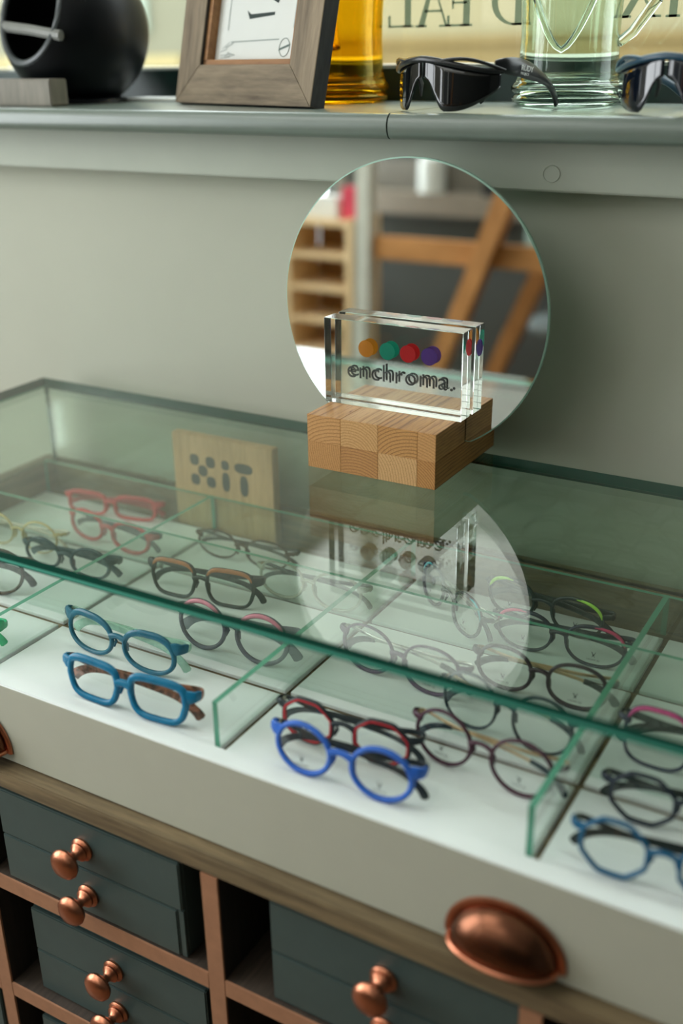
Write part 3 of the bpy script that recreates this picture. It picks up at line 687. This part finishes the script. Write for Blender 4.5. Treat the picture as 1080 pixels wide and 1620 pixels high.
# grey wooden block
tag(MB().box(-2.82, -2.49, 2.56, 2.635, SZ+.001, SZ+.078).build('wooden_block', wood('grey_block', '#6d6a5e', '#8d877a', 'Z', .6, 2, 8), bevel=.004), 'small grey wooden block lying before the black vase', 'block')
tag(MB().box(-2.50, -2.19, 2.90, 3.02, SZ+.001, SZ+.012).build('paper_pad', plain('white_paper', '#d7dad6', .8), bevel=.002), 'flat white paper pad on the sill between vase and picture frame', 'paper')
# leaning picture frame
P0 = Vector((-2.1995, 2.7848)); P1 = Vector((-1.5988, 2.5929)); FW = (P1-P0).length; fa = math.atan2(P1.y-P0.y, P1.x-P0.x)
pf = thing('picture_frame', 'rough timber picture frame leaning on the sill with a printed certificate', 'picture frame', W(P0.x, P0.y, SZ+.006), (-math.radians(13), 0, fa))
SL = Matrix.Scale(S, 4); FH, FB, FD = .95, .108, .052
M_fr = wood('rough_timber', '#54483a', '#9a8a72', 'X', .75, 1.4, 10, .35); M_frZ = wood('rough_timber_upright', '#54483a', '#9a8a72', 'Z', .75, 1.4, 10, .35)
M_frside = wood('sawn_side', '#17181a', '#3a3836', 'Z', .8, 3, 4, .6)
def mitre(pts4, side):
    b = MB(SL); f = [(x, 0, z) for x, z in pts4]; bk = [(x, FD, z) for x, z in pts4]
    b.add(f+bk, [(0, 1, 2, 3), (7, 6, 5, 4), (0, 4, 5, 1), (1, 5, 6, 2), (2, 6, 7, 3), (3, 7, 4, 0)], [0, 0, 1, 1, 0, 1])
    b.build('frame_rail', [M_fr if side == 'h' else M_frZ, M_frside], pf, local=True, bevel=.0015, smooth=30)
mitre([(0, 0), (FW, 0), (FW-FB, FB), (FB, FB)], 'h'); mitre([(0, FH), (FB, FH-FB), (FW-FB, FH-FB), (FW, FH)], 'h')
mitre([(0, 0), (FB, FB), (FB, FH-FB), (0, FH)], 'v'); mitre([(FW, 0), (FW, FH), (FW-FB, FH-FB), (FW-FB, FB)], 'v')
M_in = wood('brown_fillet', '#7d5530', '#a87a4c', 'X', .6, 2, 8)
b = MB(SL); i0, i1 = FB-.0, FB+.02
b.box(FB, FW-FB, .012, .05, FB-.001, FB+.016); b.box(FB-.001, FB+.016, .012, .05, FB, FH-FB); b.box(FW-FB-.016, FW-FB+.001, .012, .05, FB, FH-FB); b.box(FB, FW-FB, .012, .05, FH-FB-.016, FH-FB+.001)
b.build('inner_fillet', M_in, pf, local=True, smooth=0)
MB(SL).box(FB, FW-FB, .040, .046, FB, FH-FB).build('certificate', plain('certificate_paper', '#dcdfda', .8, var=.01), pf, local=True, smooth=0)
MB(SL).box(.02, FW-.02, .0461, .051, .02, FH-.02).build('backing', M_black, pf, local=True, smooth=0)
inkM = plain('dark_print', '#23332f', .7); inkL = plain('light_print', '#9aa39e', .8)
def ink(poly, mat=inkM, name='print'): MB(SL).add([(x, .0393, z) for x, z in poly], [tuple(range(len(poly)))]).build(name, mat, pf, local=True, smooth=0)
LX0, LX1 = FB+.016, FW-FB
ink([(.255, .262), (.270, .238), (.382, .246), (.382, .254), (.275, .251)]); ink([(.255, .322), (.262, .300), (.340, .296), (.392, .276), (.398, .288), (.380, .325)])
for x_ in (.172, .470): ink([(x_, .21), (x_+.004, .21), (x_+.004, .6), (x_, .6)], inkL)
ink([(.195, .176), (.415, .180), (.415, .1835), (.195, .1795)], inkL)
random.seed(3)
for k in range(9):
    a, c = random.uniform(.135, .19), random.uniform(.132, .165); d = random.uniform(.02, .05); e = random.uniform(-.012, .02)
    ink([(a, c), (a+d, c+e), (a+d, c+e+.0025), (a, c+.0025)], inkL, 'signature')
MB(SL).tube([(.442+.022*math.cos(PI*k/10), .0393, .160+.024*math.sin(PI*k/10)) for k in range(20)], .0012, 5, closed=True, up=(0, 1, 0)).build('stamp', inkL, pf, local=True)
ink([(.418, .151), (.466, .164), (.466, .170), (.418, .157)], plain('mid_print', '#5a6a64', .7), 'stamp_bar')

# glass jugs
def jug(x, y, label, mat, mw, hs, handle):
    t = thing('glass_jug', label, 'jug', W(x, y, SZ))
    T_ = Matrix.Translation((x, y, SZ+.0015)) @ Matrix.Diagonal((1, 1, hs, 1))
    o = [(0, 0), (.125, 0), (.142, .008), (.146, .018), (.138, .028), (.147, .036), (.148, .046), (.138, .056), (.134, .066), (.130, .09), (.1285, .13), (.127, .17), (.129, .24), (.136, .34), (.142, .44), (.140, .52), (.147, .56)]
    i = [(.141, .56), (.134, .52), (.136, .44), (.130, .34), (.123, .24), (.121, .17), (.1225, .13), (.121, .058), (.09, .046), (0, .042)]
    o = [(r*mw, z) for r, z in o]; i = [(r*mw, z) for r, z in i]
    MB().lathe(o+i, 48, T_).build('jug_body', mat, t, smooth=60)
    if handle:
        hx, hy = handle; d = Vector((hx, hy, 0)).normalized(); c = Vector((x, y, SZ)); r = .128*mw
        pth = [c+d*(r-.004)+Vector((0, 0, .15)), c+d*(r+.03)+Vector((0, 0, .175)), c+d*(r+.085)+Vector((0, 0, .25)), c+d*(r+.10)+Vector((0, 0, .34)), c+d*(r+.07)+Vector((0, 0, .43)), c+d*(r+.006)+Vector((0, 0, .46))]
        MB().tube(pth, [(.020, .012), (.018, .014), (.016, .014), (.016, .014), (.018, .014), (.024, .012)], 12).build('jug_handle', mat, t, smooth=60)
    return t
M_amber = real_glass('amber_glass', (.97, .82, .24, 1), 1.45)
M_aqua = real_glass('aqua_glass', (.88, .93, .89, 1), 1.45)
jug(-1.735, 2.985, 'amber glass jug standing behind the picture frame', M_amber, 1.0, 1, (-.6, .8))
gj = jug(-1.022, 2.962, 'pale aqua green glass jug behind the sunglasses', M_aqua, 1.0, 1, (.98, .2))
# applied curl of glass on the front of the aqua jug
c = Vector((-1.022, 2.962, SZ)); uc = []
for k in range(15):
    f = -1+2*k/14; a = -PI/2 + math.radians(10) + f*math.radians(42); uc.append(c+Vector((.132*math.cos(a), .132*math.sin(a), .135+.17*abs(f)**1.5)))
MB().tube(uc, (.010, .008), 10).build('applied_curl', M_aqua, gj, smooth=60)

# sports sunglasses
def sunglasses(px, py, yaw_, label, col, lens_m, R, nose_h, tl, text_=None, left_temple=False):
    t = thing('sport_sunglasses', label, 'sunglasses', W(px, py, SZ+.001), (0, 0, yaw_), 'sport sunglasses on the sill')
    L = Matrix.Scale(S, 4); fm = plain('sun_frame_'+col[1:], col, .28, var=.05)
    # local: nose at origin, front faces -y, lens is a wrap of radius R about (0,R)
    def P(phi, z, dr=0): return (math.sin(phi)*(R+dr), R-math.cos(phi)*(R+dr)+.10*z*z, z)
    A = math.radians(58)
    def top(f): return .105 + .012*math.cos(f*PI) - .006*abs(f)
    def bot(f):
        g_ = abs(f)
        if g_ < .12: return .078 - .012*(g_/.12)**2
        if g_ < .30: return .066*(1-((g_-.12)/.18))**1.3+.004
        return .002 + .055*max(0, (g_-.42)/.58)**1.8
    for sg_ in (-1, 1):
        b = MB(L); n = 22; m = 6; vs = []; fs = []
        for i in range(n+1):
            f = i/n*.96+.02
            for j in range(m+1): z = bot(f)+(top(f)-bot(f))*j/m; vs.append(P(sg_*f*A, z))
        for i in range(n):
            for j in range(m): fs.append((i*(m+1)+j, (i+1)*(m+1)+j, (i+1)*(m+1)+j+1, i*(m+1)+j+1))
        lo = b.add(vs, fs).build('lens', lens_m, t, local=True, smooth=60)
        sm = lo.modifiers.new('s', 'SOLIDIFY'); sm.thickness = .0016
    # brow bar, split into two runs at the outer thirds with a slot between
    b = MB(L); bar = [P(A*f/12, top(f/12)+.002, .004) for f in range(-12, 13)]
    b.tube(bar, [(.007, .0085-.003*abs(f)/12) for f in range(-12, 13)], 8)
    for sg_ in (-1, 1):
        up = [P(sg_*A*(.30+.72*k/10), top(.3+.72*k/10)+.004+.016*math.sin(PI*k/10), .006) for k in range(11)]
        b.tube(up, (.005, .0045), 8)
    b.build('brow_bar', fm, t, local=True, smooth=60)
    for sg_ in (-1, 1):
        b = MB(L); b.tube([P(sg_*A*.10, .086, -.006), P(sg_*A*.13, .062, -.020), P(sg_*A*.20, .036, -.028)], [(.004, .006), (.006, .010), (.003, .006)], 8); b.build('nose_pad', plain('rubber_black', '#15181a', .6), t, local=True)
        hx, hy, hz_ = P(sg_*A, .098); 
        path = [Vector((hx-sg_*.014, hy-.014, hz_+.006)), Vector((hx, hy+.012, hz_+.004)), Vector((hx+sg_*.002, hy+.06, hz_-.002)), Vector((hx-sg_*.006, hy+.12, hz_-.016)), Vector((hx-sg_*.020, hy+tl*.74, hz_-.040)), Vector((hx-sg_*.038, hy+tl*.93, hz_-.070)), Vector((hx-sg_*.046, hy+tl, .008))]
        fine = []
        for i in range(len(path)-1):
            p0, p1, p2, p3 = path[max(0, i-1)], path[i], path[i+1], path[min(len(path)-1, i+2)]
            for q_ in range(5): t_ = q_/5; fine.append(.5*((2*p1)+(p2-p0)*t_+(2*p0-5*p1+4*p2-p3)*t_*t_+(3*p1-p0-3*p2+p3)*t_**3))
        fine.append(path[-1]); nR = len(fine)
        rad_ = [(.0055, .010+.011*math.sin(PI*min(1, k/(nR*.62)))**1 if k < nR*.62 else .0095) for k in range(nR)]
        to = MB(L).tube(fine, rad_, 10, sq=2.6).build('temple', fm, t, local=True, smooth=60)
        if text_ and sg_ == 1:
            ph = math.atan2(.07, 0)
            Mt = Matrix.Translation(Vector((hx+.0115, hy+.050, hz_-.006))*S) @ Matrix.Rotation(PI/2+.06, 4, 'Z') @ FRONT @ Matrix.Rotation(-.14, 4, 'Z')
            text(text_[0], .0075, Mt, plain('temple_white', '#d9dcd8', .5), 'temple_lettering', to, .0001, bold=.0001)
            text(text_[1], .0035, Mt @ Matrix.Translation((0, -.0042, 0)), MATS['temple_white'], 'temple_lettering', to, .0001)
    return t
M_slens = plain('smoke_lens', '#0a0c0d', .06, spec=.8, var=.02); M_slens2 = plain('blue_smoke_lens', '#0c121c', .06, spec=.9, var=.02)
sunglasses(-1.235, 2.52, -math.radians(20.8), 'black wraparound sport sunglasses in front of the aqua jug', '#131618', M_slens, .205, .07, .25, ('RUDY', 'PROJECT'))
sunglasses(-.655, 2.53, -math.radians(15.6), 'petrol blue sport sunglasses cut off at the right edge of the sill', '#1d4257', M_slens2, .205, .07, .25)

# ------------------------------------------------------------------ the shop behind the camera, seen in the mirror
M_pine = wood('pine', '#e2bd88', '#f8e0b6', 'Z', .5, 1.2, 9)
DZ = .16
cu = thing('pine_cubby', 'pale pine cubby shelf reflected at the left of the mirror', 'shelf', W(-4.35, -2.4, ZF))
for x in (-4.66, -4.10): MB().box(x-.03, x+.03, -2.75, -2.3, ZF, -1.20+DZ).build('side_panel', M_pine, cu, bevel=.003)
for z in (-1.22+DZ, -1.47+DZ, -1.72+DZ, -1.97+DZ, -2.22+DZ, -2.47+DZ, -2.75): MB().box(-4.63, -4.13, -2.75, -2.3, z-.04, z).build('shelf', M_pine, cu, bevel=.003)
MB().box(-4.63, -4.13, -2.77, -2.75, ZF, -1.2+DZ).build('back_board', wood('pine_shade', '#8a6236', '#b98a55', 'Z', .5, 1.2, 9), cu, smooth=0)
tag(MB().box(-4.22, -4.06, -2.55, -2.40, -1.219+DZ, -.98+DZ).build('pink_carton', plain('pink_card', '#d8445c', .6), bevel=.006), 'pink carton on top of the pine cubby in the reflection', 'box')
tag(MB().box(-4.60, -4.26, -2.60, -2.40, -1.219+DZ, -1.06+DZ).build('white_carton', plain('white_card', '#eeeeea', .6), bevel=.006), 'white carton beside the pink one in the reflection', 'box')
struct(MB().box(-4.04, -3.93, -2.42, -2.30, ZF, ZC).build('trim_3', plain('pillar_paint', '#c9cabf', .7), smooth=0))
M_oakb = wood('brown_beech', '#9a6634', '#c98f55', 'Z', .5, 1.2, 8); M_oakbX = wood('brown_beech_rail', '#9a6634', '#c98f55', 'X', .5, 1.2, 8)
la = thing('easel_stand', 'brown wooden trestle easel reflected at the right of the mirror', 'easel', W(-3.2, -2.6, ZF))
def bar3(p, q_, r, name, m): MB().tube([p, q_], (r, r*.7), 4, sq=8).build(name, m, la, smooth=20)
bar3((-2.46, -2.3, .2), (-3.72, -2.3, ZF+.03), .085, 'leg', M_oakb); bar3((-2.30, -2.75, -.35), (-3.45, -2.75, ZF+.03), .08, 'leg', M_oakb)
bar3((-1.5, -2.45, -.3), (-1.0, -2.45, ZF+.03), .08, 'leg', M_oakb)
MB().box(-3.92, -1.3, -2.44, -2.36, -1.32, -1.155).build('cross_rail', M_oakbX, la, bevel=.004)
sh = thing('wall_shelf', 'grey wall shelf on the dark rear wall in the reflection', 'shelf', W(-3.9, -4.1, -1.3))
MB().box(-5.0, -2.2, YR+.001, YR+.3, -1.34+DZ, -1.16+DZ).build('shelf_board', plain('grey_brown_board', '#8d8375', .6), sh, smooth=0)
MB().box(-5.0, -2.2, YR+.001, YR+.05, -1.16+DZ, -.9+DZ).build('shelf_back', plain('grey_back_board', '#77736a', .6), sh, smooth=0)
def bottle(x, y, z, r, h, label, m):
    return tag(MB().lathe([(0, 0), (r, 0), (r*1.02, h*.1), (r, h*.62), (r*.5, h*.75), (r*.36, h*.82), (r*.36, h), (0, h)], 24, Matrix.Translation((x, y, z))).build('bottle', m), label, 'bottle')
M_pale = plain('pale_ceramic', '#e6ece8', .3)
bottle(-4.25, YR+.16, -1.159+DZ, .12, .45, 'pale round shouldered bottle on the rear shelf in the reflection', M_pale)
bottle(-3.30, YR+.16, -1.159+DZ, .13, .62, 'white tall bottle on the rear shelf right of the pale one in the reflection', M_pale)
tag(MB().box(-3.72, -3.52, YR+.06, YR+.28, -1.159+DZ, -.35+DZ).build('dark_box', plain('dark_card', '#1c2020', .6), bevel=.005), 'tall dark box on the rear shelf in the reflection', 'box')
tag(MB().box(-4.12, -3.9, YR+.001, YR+.02, -.85, .3).build('paper_sheet', plain('white_sheet', '#e8ebe8', .7), smooth=0), 'hanging white paper sheet on the dark rear wall in the reflection', 'paper')
tag(MB().box(-2.95, -2.6, -3.2, -2.95, -1.40+DZ, -1.08+DZ).build('teal_carton', plain('pale_teal_card', '#a8c8c6', .6), bevel=.01), 'pale teal carton behind the easel in the reflection', 'box') 
st2 = thing('grey_stool', 'grey round stool low behind the easel in the reflection', 'stool', W(-2.75, -3.45, ZF))
MB().lathe([(0, 0), (.30, 0), (.31, .04), (.29, .08), (0, .08)], 32, Matrix.Translation((-2.75, -3.45, -1.95))).build('seat', plain('grey_fabric', '#7f8a8c', .7), st2)
MB().lathe([(.05, 0), (.05, 1.2)], 16, Matrix.Translation((-2.75, -3.45, ZF+.05))).build('column', M_silver, st2)
MB().lathe([(0, 0), (.28, 0), (.26, .05), (0, .06)], 32, Matrix.Translation((-2.75, -3.45, ZF))).build('base', M_silver, st2)

# unseen ceiling panels: one added for a bright reflection, one for fill light
def ceiling_fill(x0, x1, y0, y1, label, power):
    t = thing('ceiling_fill', label, 'lamp', W((x0+x1)/2, (y0+y1)/2, ZC-.06))
    m = NT('fill_diffuser'); m.b.inputs['Base Color'].default_value = (.9, .9, .88, 1); m.b.inputs['Emission Color'].default_value = (.98, 1, .95, 1); m.b.inputs['Emission Strength'].default_value = power
    MB().box(x0-.04, x1+.04, y0-.04, y1+.04, ZC-.06, ZC-.001).build('fill_housing', plain('fill_white', '#f2f2f0', .5), t, smooth=0)
    MB().box(x0, x1, y0, y1, ZC-.066, ZC-.0605).build('diffuser', m.mat, t, smooth=0)
ceiling_fill(-5.0, -.8, -4.15, -1.6, 'wide luminous fill panel added to the unseen ceiling over the rear of the shop', FILL)
ceiling_fill(-4.7, -2.0, -1.3, .9, 'square luminous fill panel added to the unseen ceiling over the left end of the cabinet', FILL2)
